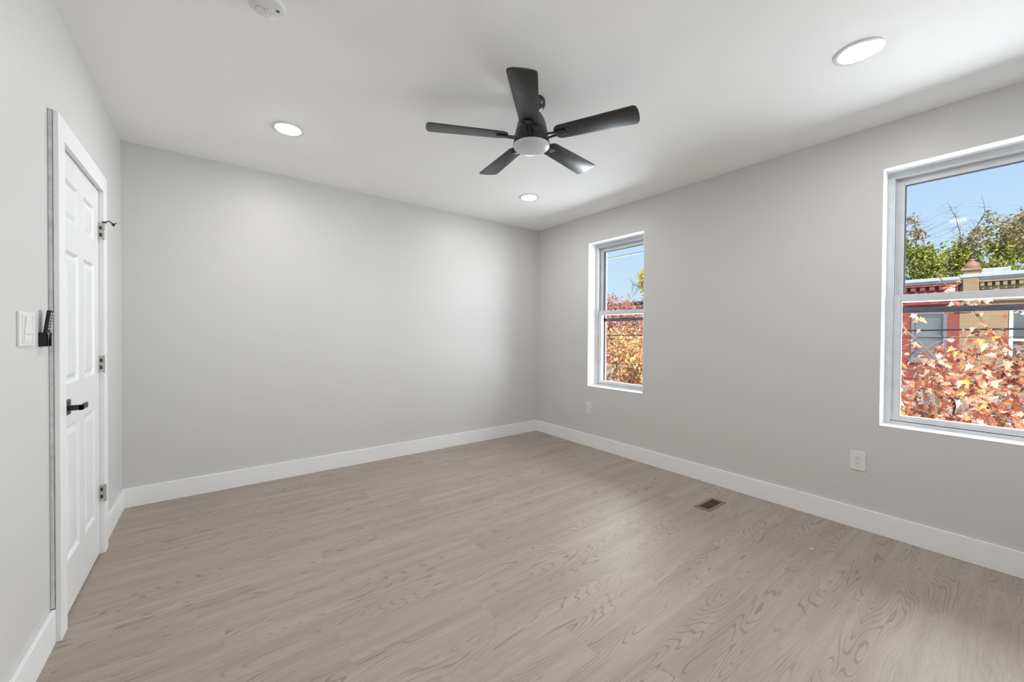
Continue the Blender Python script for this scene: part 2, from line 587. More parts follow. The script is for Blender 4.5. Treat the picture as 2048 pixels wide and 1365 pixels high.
# door casing with jambs
tr = empty('trim_1', (-RW, (DY0 + DY1) / 2, 0))
struct(tr, 'white flat door casing with a scuffed outer edge')
yc = (DY0 + DY1) / 2
cs = MB()
cs.box(0.0135, 0.03, -1.5435 - yc, DY0 - yc, 0, DZ + 0.092, bev=0.0015)
cs.box(0.0, 0.03, DY1 - yc, -0.65 - yc, 0, DZ + 0.092, bev=0.0015)
cs.box(0.0005, 0.0298, DY0 - yc, DY1 - yc, DZ, DZ + 0.092, bev=0.001)
cs.build('casing', M['trim'], tr)
MB().box(0.0, 0.0135, -1.545 - yc, DY0 - 0.004 - yc, 0.142, DZ + 0.096, bev=0.001).build('casing_edge', M['casing_edge'], tr)
ck = MB()  # thin grey strips painting the shadow lines beside and between the casing layers
ck.box(0.0122, 0.0137, -1.5453 - yc, DY0 - 0.004 - yc, 0.143, DZ + 0.094)
ck.build('gap_shadow', M['gap_shade'], tr)
ck = MB()
ck.box(0.0, 0.0012, -1.5462 - yc, -1.545 - yc, 0.143, DZ + 0.096)
ck.build('gap_shadow', M['gap_shade'], tr)
jb = MB()
jb.box(-0.1, 0.0, DY0 - 0.02 - yc, DY0 - yc, 0, DZ + 0.02)
jb.box(-0.1, 0.0, DY1 - yc, DY1 + 0.02 - yc, 0, DZ + 0.02)
jb.box(-0.1, 0.0, DY0 - yc, DY1 - yc, DZ, DZ + 0.02)
jb.box(-0.06, -0.034, DY0 - yc, DY0 + 0.012 - yc, 0, DZ)
jb.box(-0.06, -0.034, DY1 - 0.012 - yc, DY1 - yc, 0, DZ)
jb.build('jamb', M['trim'], tr)

# six-panel door leaf
door = empty('door_1', (-RW, (DY0 + DY1) / 2, 0))
struct(door, 'white six-panel door with a black lever handle')
SX = 0.008                               # front face of the leaf
lw = (DY1 - DY0) / 2 - 0.003
def leaf():
    bm = bmesh.new()
    z0, z1 = 0.010, DZ - 0.004
    # panel openings measured on the face (y relative to the leaf centre)
    cols = [(-0.262, -0.050), (0.050, 0.262)]
    rows = [(0.245, 0.848), (1.038, 1.638), (1.772, 1.952)]
    ysx = sorted({-lw, lw, *[v for c_ in cols for v in c_]})
    zsx = sorted({z0, z1, *[v for r_ in rows for v in r_]})
    V = {}
    def v(y, z, x=SX):
        k = (round(y, 5), round(z, 5), round(x, 5))
        if k not in V:
            V[k] = bm.verts.new((x, y, z))
        return V[k]
    def ring(a, b_):
        (ya, yb, za, zb, xa), (yc_, yd, zc, zd, xb) = a, b_
        A = [v(ya, za, xa), v(yb, za, xa), v(yb, zb, xa), v(ya, zb, xa)]
        B = [v(yc_, zc, xb), v(yd, zc, xb), v(yd, zd, xb), v(yc_, zd, xb)]
        for i in range(4):
            bm.faces.new((A[i], A[(i + 1) % 4], B[(i + 1) % 4], B[i]))
        return B
    for ya, yb in zip(ysx, ysx[1:]):
        for za, zb in zip(zsx, zsx[1:]):
            if (ya, yb) in cols and (za, zb) in rows:
                steps = [(0, SX), (0.012, SX - 0.011), (0.020, SX - 0.011), (0.042, SX - 0.002)]
                for (i0, x0), (i1, x1) in zip(steps, steps[1:]):
                    B = ring((ya + i0, yb - i0, za + i0, zb - i0, x0), (ya + i1, yb - i1, za + i1, zb - i1, x1))
                bm.faces.new(B)
            else:
                bm.faces.new((v(ya, za), v(yb, za), v(yb, zb), v(ya, zb)))
    bmesh.ops.recalc_face_normals(bm, faces=list(bm.faces))
    bound = [e_ for e_ in bm.edges if len(e_.link_faces) == 1]
    ex = bmesh.ops.extrude_edge_only(bm, edges=bound)
    nv = [g_ for g_ in ex['geom'] if isinstance(g_, bmesh.types.BMVert)]
    for q in nv:
        q.co.x = SX - 0.035
    bmesh.ops.contextual_create(bm, geom=[g_ for g_ in ex['geom'] if isinstance(g_, bmesh.types.BMEdge)])
    bmesh.ops.recalc_face_normals(bm, faces=list(bm.faces))
    mb = MB()
    mb.bm.free()
    mb.bm = bm
    return mb
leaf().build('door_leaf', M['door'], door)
# lever handle
hy = -1.374 - yc
hd = MB().box(SX, SX + 0.0115, hy - 0.032, hy + 0.032, 0.905, 0.971, bev=0.0012).build('handle_rosette', M['black'], door)
lv = MB()
lv.box(SX + 0.0115, SX + 0.056, hy - 0.013, hy + 0.010, 0.924, 0.946, bev=0.001)
lv.prism([(SX + 0.044, hy - 0.013), (SX + 0.056, hy - 0.013), (SX + 0.056, hy + 0.082), (SX + 0.046, hy + 0.084)], 0.9235, 0.9465, bev=0.001)
lv.build('handle_lever', M['black'], door)
for hz in (1.843, 1.089, 0.349):
    h = MB()
    h.box(SX + 0.001, 0.0295, lw + 0.0018, lw + 0.0028, hz - 0.046, hz + 0.046)
    hp = h.build('hinge', M['nickel'], door)
    k = MB()
    for q in range(5):
        k.lathe([(0.0058, hz - 0.046 + q * 0.0186), (0.0058, hz - 0.046 + q * 0.0186 + 0.0176)], 14,
                Matrix.Translation((0.0325, lw - 0.003, 0)))
    k.lathe([(0.004, hz - 0.049), (0.004, hz + 0.050)], 10, Matrix.Translation((0.0325, lw - 0.003, 0)))
    k.build('hinge_barrel', M['nickel'], hp, smooth=40)
    s = MB()
    for dz in (0.02, -0.02):
        s.box(0.012, 0.022, lw + 0.0012, lw + 0.0018, hz + dz - 0.010, hz + dz + 0.010)
    s.build('hinge_slot', M['slot'], hp)

# ================================================================== WINDOWS
def window(name, y0, z0, z1, label, pale_rail):
    root = empty(name, (0.0, y0 - WW / 2, z0))
    struct(root, label)
    h = z1 - z0
    a, b_ = WW / 2, -WW / 2                 # left / right in local y (left = towards the far corner)
    rv = MB()
    t_ = 0.004
    rv.box(-0.0015, 0.12, a - t_, a, 0, h)
    rv.box(-0.0015, 0.12, b_, b_ + t_, 0, h)
    rv.box(-0.0015, 0.12, b_, a, h - t_, h)
    rv.box(-0.0015, 0.12, b_, a, 0, t_)
    rv.build('reveal', M['reveal'], root)
    f = MB()
    jw = 0.032
    for s_ in (1, -1):
        e_ = s_ * a
        f.box(0.12, 0.285, e_ - s_ * jw, e_, 0, h, bev=0.0015)
        f.box(0.1225, 0.1335, e_ - s_ * (jw + 0.006), e_ - s_ * jw, 0.028, h - 0.04)    # inner stop
        f.box(0.166, 0.169, e_ - s_ * (jw + 0.007), e_ - s_ * jw, 0.028, h - 0.04)      # parting bead
    f.box(0.12, 0.285, b_ + jw, a - jw, h - 0.040, h, bev=0.0015)
    f.box(0.118, 0.123, b_ + jw, a - jw, h - 0.046, h - 0.040)
    f.box(0.12, 0.285, b_ + jw, a - jw, 0, 0.024, bev=0.0015)
    f.box(0.166, 0.2, b_ + jw, a - jw, 0.024, 0.034)
    f.build('window_frame', M['vinyl'], root)
    zm = 1.525 - z0
    # lower sash
    lo = MB()
    i0 = jw + 0.003
    for s_ in (1, -1):
        e_ = s_ * (a - i0)
        lo.box(0.135, 0.164, e_ - s_ * 0.038, e_, 0.026, zm + 0.026, bev=0.002)
        lo.box(0.1385, 0.150, e_ - s_ * 0.043, e_ - s_ * 0.038, 0.062, zm - 0.020)
    lo.box(0.135, 0.164, -(a - i0) + 0.038, a - i0 - 0.038, 0.026, 0.062, bev=0.002)
    lo.box(0.128, 0.136, -(a - i0) + 0.06, a - i0 - 0.06, 0.028, 0.038, bev=0.002)
    lo.box(0.135, 0.164, -(a - i0) + 0.038, a - i0 - 0.038, zm - 0.020, zm + 0.026, bev=0.002)
    los = lo.build('lower_sash', M['vinyl'], root)
    MB().box(0.150, 0.153, -(a - i0) + 0.036, a - i0 - 0.036, 0.060, zm - 0.018).build('lower_pane', M['glass'], los)
    # upper sash
    us = MB()
    for s_ in (1, -1):
        e_ = s_ * (a - i0 - 0.004)
        us.box(0.170, 0.199, e_ - s_ * 0.040, e_, zm - 0.020, h - 0.042, bev=0.002)
    w_ = a - i0 - 0.044
    us.box(0.170, 0.199, -w_, w_, h - 0.088, h - 0.042, bev=0.002)
    us.box(0.1665, 0.170, -w_, w_, h - 0.064, h - 0.050)
    us.box(0.170, 0.199, -w_, w_, zm - 0.022, zm + 0.014, bev=0.002)
    uso = us.build('upper_sash', M['vinyl'], root)
    MB().box(0.184, 0.187, -w_ - 0.002, w_ + 0.002, zm + 0.012, h - 0.086).build('upper_pane', M['glass'], uso)
    g = MB()
    for s_ in (1, -1):
        g.box(0.1702, 0.183, s_ * w_, s_ * (w_ - 0.0028), zm + 0.014, h - 0.088)
        g.box(0.188, 0.1985, s_ * w_, s_ * (w_ - 0.0028), zm + 0.014, h - 0.088)
    g.box(0.1702, 0.183, -w_, w_, h - 0.0905, h - 0.088)
    g.box(0.188, 0.1985, -w_, w_, h - 0.0905, h - 0.088)
    g.build('glazing_gasket', M['gasket'], uso)
    lk = MB().box(0.1672, 0.170, a - i0 - 0.030, a - i0 - 0.022, zm + 0.035, zm + 0.060, bev=0.001)
    lk.build('tilt_latch', M['vinyl'], uso)
    # outer storm window
    st = MB()
    st.box(0.238, 0.250, -a + jw, a - jw, 1.434 - z0, 1.470 - z0)
    for s_ in (1, -1):
        st.box(0.238, 0.250, s_ * (a - jw), s_ * (a - jw - 0.02), 0.03, h - 0.045)
    sto = st.build('storm_frame', M['storm'], root)
    MB().box(0.243, 0.245, -a + jw + 0.018, a - jw - 0.018, 1.470 - z0, h - 0.045).build('storm_pane', M['glass_dusty'], sto)
    if pale_rail:
        MB().box(0.238, 0.250, -a + jw + 0.02, a - jw - 0.02, 2.163 - z0, 2.178 - z0).build('storm_rail', M['storm_pale'], sto)
    return root
window('window_1', W1Y0, W1Z0, W1Z1, 'narrow white double-hung window near the far corner', True)
window('window_2', W2Y0, W2Z0, W2Z1, 'white double-hung window cut by the right edge of the picture', False)

# ================================================================== CEILING FAN
FX, FY = -1.934, -2.154
fan = empty('ceiling_fan', (FX, FY, RH))
tag(fan, 'black five-blade ceiling fan with a frosted light hanging in mid room', 'ceiling fan')
MB().lathe([(0.0, 0), (0.078, 0), (0.080, -0.006), (0.080, -0.022), (0.076, -0.034), (0.064, -0.046), (0.046, -0.055), (0.034, -0.058), (0.0, -0.058)], 48
           ).build('canopy', M['fan_black'], fan, smooth=50)
MB().lathe([(0.0, -0.050), (0.019, -0.052), (0.019, -0.07), (0.0, -0.07)], 24).build('downrod', M['fan_black'], fan, smooth=40)
MB().lathe([(0.0, -0.060), (0.034, -0.061), (0.046, -0.068), (0.060, -0.084), (0.073, -0.105), (0.083, -0.130), (0.0885, -0.155), (0.091, -0.172), (0.0, -0.172)], 56
           ).build('motor_housing', M['bronze'], fan, smooth=50)
MB().lathe([(0.0, -0.1735), (0.0925, -0.1735), (0.094, -0.177), (0.094, -0.192), (0.0925, -0.195), (0.0, -0.195)], 56).build('motor_band', M['fan_black'], fan, smooth=40)
MB().lathe([(0.0, -0.2265), (0.100, -0.2265), (0.1035, -0.231), (0.107, -0.250), (0.1085, -0.257), (0.104, -0.258), (0.0, -0.258)], 56).build('light_ring', M['fan_black'], fan, smooth=40)
MB().lathe([(0.0, -0.1955), (0.098, -0.1955), (0.100, -0.199), (0.100, -0.224), (0.098, -0.2262), (0.0, -0.2262)], 56).build('blade_hub', M['fan_black'], fan, smooth=40)
pr = [(0.1065, -0.2582), (0.1055, -0.263)]
for i in range(1, 13):
    a_ = i / 12 * PI / 2
    pr.append((0.1055 * math.cos(a_), -0.263 - 0.026 * math.sin(a_)))
MB().lathe(pr, 56, caps=True).build('light_lens', M['frosted'], fan, smooth=60)
A0 = -21.193
BZ = -0.215
def blade_outline():
    r0, r1 = 0.142, 0.600
    w0, w1 = 0.056, 0.0715
    pts = []
    def arc(cx_, cy_, rr_, a0_, a1_, k=6, sx=1.0):
        for i in range(k + 1):
            a_ = a0_ + (a1_ - a0_) * i / k
            pts.append((cx_ + rr_ * math.cos(a_) * sx, cy_ + rr_ * math.sin(a_)))
    c0 = 0.040
    arc(r0 + c0, -w0 + c0, c0, -PI, -PI / 2)
    c1 = 0.022
    arc(r1 - c1, -w1 + c1, c1, -PI / 2, -0.12)
    for t_ in (-0.5, 0.0, 0.5):
        pts.append((r1 + 0.006 * (1 - t_ * t_), t_ * w1))
    arc(r1 - c1, w1 - c1, c1, 0.12, PI / 2)
    arc(r0 + c0, w0 - c0, c0, PI / 2, PI)
    return pts
BO = blade_outline()
bp_mesh = None
for i in range(5):
    th = A0 - i * 2 * PI / 5
    rot = Matrix.Rotation(th, 4, 'Z') @ Matrix.Translation((0, 0, BZ)) @ Matrix.Rotation(-0.166, 4, 'X')
    bl_ = MB().prism(BO, 0.0, 0.006, bev=0.0012).build('blade', M['blade'], fan, smooth=30)
    bl_.matrix_local = rot
    br = MB()
    # Y-shaped iron from the hub, then a flat pad under the blade
    br.prism([(0.150, -0.019), (0.203, -0.019), (0.206, -0.016), (0.206, 0.016), (0.203, 0.019), (0.150, 0.019)], -0.009, 0.0, bev=0.0015)
    br.prism([(0.096, -0.024), (0.152, -0.019), (0.152, -0.004), (0.130, -0.006), (0.110, -0.012), (0.096, -0.014)], -0.008, -0.001, bev=0.001)
    br.prism([(0.096, 0.014), (0.110, 0.012), (0.130, 0.006), (0.152, 0.004), (0.152, 0.019), (0.096, 0.024)], -0.008, -0.001, bev=0.001)
    bro = br.build('blade_iron', M['black'], fan, smooth=30)
    bro.matrix_local = rot

# ================================================================== RECESSED LIGHTS
def make_downlight():
    root = empty('recessed_light')
    MB().lathe([(0.0745, -0.0008), (0.0755, -0.0058), (0.0900, -0.0058), (0.0945, -0.0036), (0.0955, 0.0), (0.0745, 0.0)], 56, caps=False
               ).build('trim_ring', M['plastic'], root, smooth=40)
    MB().lathe([(0.0, -0.0120), (0.03, -0.0116), (0.055, -0.0102), (0.068, -0.0078), (0.0738, -0.0055), (0.0742, -0.0005), (0.0, -0.0005)], 48
               ).build('lens', M['lamp'], root, smooth=60)
    return root
dl = make_downlight()
dspots = [(-3.02, -0.916, 'lit round recessed light over the back wall left of the fan'),
          (-0.924, -0.912, 'lit round recessed light nearest the far corner'),
          (-0.960, -3.420, 'lit round recessed light at upper right, nearest the large window'),
          (-3.02, -3.42, 'lit round recessed light above the camera')]
for i, (x, y, lb) in enumerate(dspots):
    o = dl if i == 0 else copy_tree(dl)
    o.location = (x, y, RH)
    tag(o, lb, 'ceiling light', 'recessed ceiling lights')

# smoke detector, cut by the top edge
sd = empty('smoke_detector', (-3.2438, -2.0227, RH))
tag(sd, 'white round smoke detector on the ceiling at the top edge', 'smoke detector')
MB().lathe([(0.0, 0.0), (0.069, 0.0), (0.0695, -0.010), (0.067, -0.0115), (0.0, -0.0115)], 48).build('mounting_base', M['plastic'], sd, smooth=40)
MB().lathe([(0.0, -0.0118), (0.0675, -0.0118), (0.0675, -0.022), (0.064, -0.032), (0.056, -0.036), (0.0, -0.037)], 48).build('sensor_cover', M['plastic'], sd, smooth=40)
MB().lathe([(0.0, -0.0372), (0.0155, -0.0372), (0.0160, -0.0385), (0.013, -0.0392), (0.0, -0.0394)], 28, Matrix.Translation((-0.0215, 0.0185, 0))
           ).build('test_button', M['plastic'], sd, smooth=40)
MB().lathe([(0.0162, -0.0366), (0.0172, -0.0366), (0.0172, -0.0372), (0.0162, -0.0372)], 28, Matrix.Translation((-0.0215, 0.0185, 0)), caps=False
           ).build('button_gap', M['greybtn'], sd)
for (ax_, ay_) in ((-0.0055, 0.0055), (0.0033, -0.0049)):
    MB().lathe([(0.0017, -0.0366), (0.0017, -0.0374)], 10, Matrix.Translation((ax_, ay_, 0))).build('indicator', M['slot'], sd)
gr_ = MB()
for q in range(5):
    gr_.box(0.0325, 0.0455, -0.0200 + q * 0.0034, -0.0182 + q * 0.0034, -0.0374, -0.0360)
gr_.build('sounder_grille', M['greybtn'], sd)

# ================================================================== OUTLETS, SWITCH, REMOTE
def make_outlet():
    """local: wall plane x = 0, room towards -x"""
    root = empty('wall_outlet')
    MB().box(-0.0065, 0.0, -0.0405, 0.0405, -0.0635, 0.0635, bev=0.002).build('cover_plate', M['plastic'], root)
    rc = MB().box(-0.0082, -0.0063, -0.0165, 0.0165, -0.0335, 0.0335, bev=0.0008).build('receptacle', M['plastic'], root)
    s = MB()
    for zc in (0.0155, -0.0165):
        s.box(-0.0086, -0.0080, 0.0055, 0.0080, zc + 0.002, zc + 0.0095)
        s.box(-0.0086, -0.0080, -0.0080, -0.0055, zc + 0.002, zc + 0.0095)
        s.lathe([(0.0028, 0.0), (0.0028, 0.0006)], 12, Matrix.Translation((-0.0086, 0, zc - 0.0055)) @ Matrix.Rotation(PI / 2, 4, 'Y'))
    s.build('plug_slot', M['slot'], rc)
    for zc in (0.049, -0.049):
        sc = MB()
        sc.lathe([(0.003, 0.0), (0.003, 0.0007)], 12, Matrix.Translation((-0.0070, 0, zc)) @ Matrix.Rotation(PI / 2, 4, 'Y'))
        sc.build('screw', M['plastic'], root)
    return root
ol = make_outlet()
for i, (y, z, lb) in enumerate([(-3.255, 0.452, 'white wall outlet below and left of the large right window'),
                                (-0.901, 0.4385, 'small white wall outlet under the narrow far window')]):
    o = ol if i == 0 else copy_tree(ol)
    o.location = (0, y, z)
    tag(o, lb, 'outlet', 'duplex outlets under the windows')

sw = empty('light_switch', (-RW, -1.795, 1.281))
tag(sw, 'white wide wall switch plate left of the black remote', 'light switch')
MB().box(0, 0.007, -0.072, 0.072, -0.060, 0.060, bev=0.002).build('cover_plate', M['plastic'], sw)
fr_ = MB()
for (a_, b_, c_, d_) in ((-0.050, 0.050, 0.046, 0.050), (-0.050, 0.050, -0.050, -0.046), (-0.050, -0.046, -0.046, 0.046), (0.046, 0.050, -0.046, 0.046)):
    fr_.box(0.0068, 0.0088, a_, b_, c_, d_, bev=0.0006)
fr_.build('inner_frame', M['plastic'], sw)
rot = Matrix(((0, 0, 1, 0), (1, 0, 0, 0), (0, 1, 0, 0), (0, 0, 0, 1)))
MB().prism([(-0.036, -0.018), (0.036, -0.018), (0.022, 0.042), (-0.022, 0.042)], 0.0068, 0.0115, bev=0.0012, mat=rot).build('paddle', M['plastic'], sw)
MB().box(0.0068, 0.0095, -0.036, 0.036, -0.043, -0.022, bev=0.001).build('lower_button', M['plastic'], sw)

rh = empty('remote_holder', (-RW, -1.6375, 1.215))
tag(rh, 'black wall holder carrying the fan remote beside the door casing', 'holder')
hm = MB()
hm.box(0, 0.003, -0.024, 0.024, 0, 0.054)
hm.box(0.0, 0.0235, -0.0245, -0.0228, 0, 0.054)
hm.box(0.0, 0.0235, 0.0228, 0.0245, 0, 0.054)
hm.box(0.0, 0.0235, -0.0245, 0.0245, 0, 0.0025)
hm.box(0.021, 0.0235, -0.0245, -0.014, 0, 0.045)
hm.box(0.021, 0.0235, 0.014, 0.0245, 0, 0.045)
hm.build('bracket', M['remote'], rh)
rm = empty('remote_control', (-RW, -1.6375, 1.219))
tag(rm, 'slim black fan remote leaning out of its wall holder', 'remote control')
Rm = Matrix.Translation((0.0045, 0, 0)) @ Matrix.Rotation(0.118, 4, 'Y')
bo = MB().box(0.0, 0.0105, -0.0205, 0.0205, 0.0, 0.137, bev=0.0025, mat=Rm).build('body', M['remote'], rm)
bt = MB()
for k in range(6):
    for yy in (-0.009, 0.009):
        bt.lathe([(0.0042, 0.0103), (0.0042, 0.0116)], 14, Rm @ Matrix.Translation((0, yy, 0.124 - k * 0.0115)) @ Matrix.Rotation(PI / 2, 4, 'Y'))
bt.build('round_button', M['button'], rm)
bt = MB()
for k in range(3):
    bt.box(0.0103, 0.0113, -0.014, 0.014, 0.044 - k * 0.009, 0.050 - k * 0.009, bev=0.0004, mat=Rm)
bt.build('long_button', M['greybtn'], rm)

# hinge-pin door stop on the top hinge
ds = empty('hinge_pin_stop', (-RW, DY1 - 0.004, 1.895))
tag(ds, 'small black hinge-pin door stop on the top door hinge', 'door stop')
d_ = MB()
d_.lathe([(0.0085, -0.004), (0.0085, 0.004)], 16, Matrix.Translation((0.0325, 0, 0)))
d_.tube([(0.036, -0.004, 0.0), (0.045, -0.006, 0.006), (0.056, -0.008, 0.008), (0.068, -0.008, -0.004)], 0.0032, 8)
d_.build('arm', M['black'], ds, smooth=50)
d_ = MB()
d_.lathe([(0.0, -0.006), (0.008, -0.006), (0.009, 0.0), (0.007, 0.005), (0.0, 0.007)], 16, Matrix.Translation((0.070, -0.008, -0.008)) @ Matrix.Rotation(1.1, 4, 'Y'))
d_.tube([(0.070, -0.008, -0.006), (0.083, -0.008, 0.002)], 0.003, 8)
d_.build('bumper', M['black'], ds, smooth=50)

# ================================================================== FLOOR REGISTER
rg = empty('floor_register', ((RX0 + RX1) / 2, (RY0 + RY1) / 2, 0.0))
tag(rg, 'brown metal heating register set in the floor near the window wall', 'floor register')
hx, hy_ = (RX1 - RX0) / 2, (RY1 - RY0) / 2
g = MB()
ix, iy = hx - 0.026, hy_ - 0.022
for (x0, x1, y0, y1) in ((-hx, hx, -hy_, -iy), (-hx, hx, iy, hy_), (-hx, -ix, -iy, iy), (ix, hx, -iy, iy)):
    g.box(x0, x1, y0, y1, 0.0, 0.0045, bev=0.0012)
g.build('frame', M['register'], rg)
g = MB()
k = 15
for i in range(k):
    yy = -iy + (i + 0.5) * 2 * iy / k
    g.box(-ix, ix, yy - 0.0012, yy + 0.0012, -0.012, 0.0005)
g.box(-0.003, 0.003, -iy, iy, -0.012, 0.0015)
g.box(ix - 0.012, ix - 0.009, -iy, iy, -0.012, 0.0015)
g.build('grille', M['register_dark'], rg)
g = MB()
g.box(-ix, ix, -iy, iy, -0.052, -0.05)
g.box(0.006, ix - 0.016, -iy, iy, -0.030, -0.026)
g.build('damper', M['duct'], rg)

# a chip of paint lying on the planks
pc = MB()
pc.prism([(-0.006, -0.004), (0.002, -0.006), (0.007, 0.0), (0.003, 0.006), (-0.004, 0.005)], 0.0, 0.004, bev=0.001)
pco = pc.build('paint_chip', M['chip'])
pco.location = (-0.565, -3.165, 0.0)
tag(pco, 'tiny white paint chip lying on the floor planks', 'paint chip')

# ================================================================== OUTSIDE
GZ = -3.4
struct(MB().box(WT, 60, -40, 60, GZ - 0.3, GZ - 0.12).build('ground', M['asphalt']), 'dark asphalt street below the windows')
struct(MB().box(WT, 3.6, -40, 60, GZ - 0.12, GZ).build('sidewalk', M['concrete']), 'pale concrete sidewalk below the windows')
struct(MB().box(11.0, 60, -40, 60, GZ - 0.12, GZ).build('sidewalk', M['concrete']), 'pale concrete sidewalk across the street')

HX = 14.0
def house(name, y0, y1, zr, brick, label, wins, dentil, porch=True, finial=None, hatch=None, cornice_mat='coping', frame='ext_white'):
    """row house: facade at x = HX between y0 < y1, roofline zr"""
    root = empty(name, (HX, (y0 + y1) / 2, GZ))
    tag(root, label, 'house', 'row houses across the street')
    ym = (y0 + y1) / 2
    a, b_ = y0 - ym, y1 - ym
    top = zr - GZ
    w_ = MB()
    # facade with window openings
    ys_ = sorted({a, b_, *[v for (u0, u1, _, _) in wins for v in (u0 - ym, u1 - ym)]})
    zs_ = sorted({0.0, top - 0.10, *[v - GZ for (_, _, v0, v1) in wins for v in (v0, v1)]})
    for p_, q_ in zip(ys_, ys_[1:]):
        for r_, s_ in zip(zs_, zs_[1:]):
            cy_, cz_ = (p_ + q_) / 2 + ym, (r_ + s_) / 2 + GZ
            if any(u0 < cy_ < u1 and v0 < cz_ < v1 for (u0, u1, v0, v1) in wins):
                continue
            w_.box(0, 0.35, p_, q_, r_, s_)
    w_.box(0.35, 6.5, a, a + 0.3, 0, top - 0.1)
    w_.box(0.35, 6.5, b_ - 0.3, b_, 0, top - 0.1)
    w_.box(0.35, 6.5, a, b_, top - 0.3, top - 0.12)
    w_.build('wall', M[brick], root)
    c_ = MB()
    c_.box(-0.22, 0.45, a, b_, top - 0.10, top, bev=0.01)
    c_.box(-0.16, 0.40, a, b_, top - 0.17, top - 0.10)
    c_.build('coping', M[cornice_mat], root)
    d_ = MB()
    y = a + 0.1
    while y < b_ - 0.1:
        d_.box(-0.13, 0.0, y, y + dentil * 0.55, top - 0.36, top - 0.24)
        y += dentil
    d_.box(-0.15, 0.0, a, b_, top - 0.24, top - 0.17)
    d_.box(-0.05, 0.0, a, b_, top - 0.44, top - 0.36)
    y = a + 0.15
    while y < b_ - 0.3:
        d_.box(-0.07, 0.0, y, y + 0.13, top - 0.72, top - 0.44)
        d_.box(-0.10, 0.0, y + 0.02, y + 0.11, top - 0.52, top - 0.44)
        y += 0.44
    d_.box(-0.06, 0.0, a, b_, top - 0.78, top - 0.72)
    d_.build('brick_cornice', M[brick], root)
    for (u0, u1, v0, v1) in wins:
        f = MB()
        p_, q_, r_, s_ = u0 - ym, u1 - ym, v0 - GZ, v1 - GZ
        f.box(-0.02, 0.14, p_, p_ + 0.07, r_, s_)
        f.box(-0.02, 0.14, q_ - 0.07, q_, r_, s_)
        f.box(-0.02, 0.14, p_ + 0.07, q_ - 0.07, s_ - 0.07, s_)
        f.box(-0.06, 0.14, p_ - 0.04, q_ + 0.04, r_ - 0.06, r_ + 0.05)
        f.box(0.03, 0.12, p_ + 0.07, q_ - 0.07, (r_ + s_) / 2 - 0.03, (r_ + s_) / 2 + 0.03)
        fo = f.build('window_frame', M[frame], root)
        MB().box(0.07, 0.08, p_ + 0.06, q_ - 0.06, r_ + 0.05, s_ - 0.06).build('pane', M['ext_glass'], fo)
    if porch:
        p = MB()
        zt = -0.30 - GZ
        pts = [(0.0, zt), (-1.75, zt - 0.50), (-1.75, zt - 0.58), (0.0, zt - 0.10)]
        p.prism(pts, a + 0.05, b_ - 0.05, mat=Matrix(((1, 0, 0, 0), (0, 0, 1, 0), (0, 1, 0, 0), (0, 0, 0, 1))))
        po = p.build('porch_roof', M['shingle'], root)
        MB().box(-1.82, -1.75, a + 0.05, b_ - 0.05, zt - 0.74, zt - 0.52, bev=0.01).build('porch_fascia', M['ext_white'], po)
        for yy in (a + 0.25, b_ - 0.25):
            MB().lathe([(0.09, 0.12), (0.07, 0.2), (0.06, zt - 0.9), (0.09, zt - 0.74)], 16, Matrix.Translation((-1.6, yy, 0))).build('porch_post', M['ext_white'], root, smooth=40)
    if finial:
        for fy_ in finial:
            yy = fy_ - ym
            q = MB()
            q.box(-0.20, 0.30, yy - 0.15, yy + 0.15, top - 0.85, top + 0.16, bev=0.008)
            q.box(-0.24, 0.32, yy - 0.19, yy + 0.19, top + 0.10, top + 0.17, bev=0.01)
            qo = q.build('pier', M[brick], root)
            MB().lathe([(0.0, 0), (0.13, 0.0), (0.15, 0.02), (0.155, 0.06), (0.15, 0.10), (0.13, 0.15), (0.09, 0.19), (0.05, 0.215), (0.065, 0.24), (0.06, 0.27), (0.03, 0.29), (0.0, 0.295)], 24,
                       Matrix.Translation((0.03, yy, top + 0.17))).build('finial', M['terracotta'], qo, smooth=60)
    if hatch:
        MB().box(hatch[0], hatch[0] + 1.2, hatch[1] - ym, hatch[2] - ym, top - 0.15, hatch[3] - GZ, bev=0.02).build('roof_hatch', M['coping'], root)
    return root

house('row_house', -2.72, 2.6, 3.06, 'brick_red', 'red painted brick row house left of the finial across the street',
      [(-2.47, -1.72, 0.55, 2.06), (-0.9, -0.1, 0.55, 2.06), (1.0, 1.8, 0.55, 2.06)], 0.20, frame='ext_grey')
house('row_house', -8.0, -2.72, 3.10, 'brick_tan', 'tan brick row house with the finial and fine dentils',
      [(-4.75, -3.62, 0.35, 2.10), (-7.0, -6.0, 0.35, 2.10)], 0.135, finial=[-2.93], hatch=(1.5, -3.6, -3.02, 3.42))
house('row_house', 2.6, 8.75, 3.02, 'brick_brown', 'brown brick row house with a dark cornice behind the golden maple',
      [(3.4, 4.3, 0.4, 2.0), (5.4, 6.3, 0.4, 2.0), (7.3, 8.2, 0.4, 2.0)], 0.18, cornice_mat='dark_cornice')
house('row_house', 8.75, 14.9, 3.00, 'brick_red', 'red brick row house farthest left, glimpsed through the rosy maple',
      [(9.4, 10.2, 0.4, 2.0), (11.4, 12.2, 0.4, 2.0)], 0.20, cornice_mat='dark_cornice')

# overhead cables along the street
def cable(x, za, zb, r_, label):
    pts = []
    for i in range(25):
        t_ = i / 24
        pts.append((x, -14 + 40 * t_, za + (zb - za) * t_))
    o = MB().tube(pts, r_, 6).build('utility_cable', M['cable'])
    tag(o, label, 'cable', 'overhead cables')
cable(4.9, 1.60, 0.80, 0.013, 'thick black overhead cable, upper of the two crossing the lower panes')
cable(4.9, 1.50, 0.68, 0.005, 'thin black overhead cable just below the thick one')
cable(4.92, 0.90, 0.02, 0.006, 'lowest black cable running low through the orange leaves')

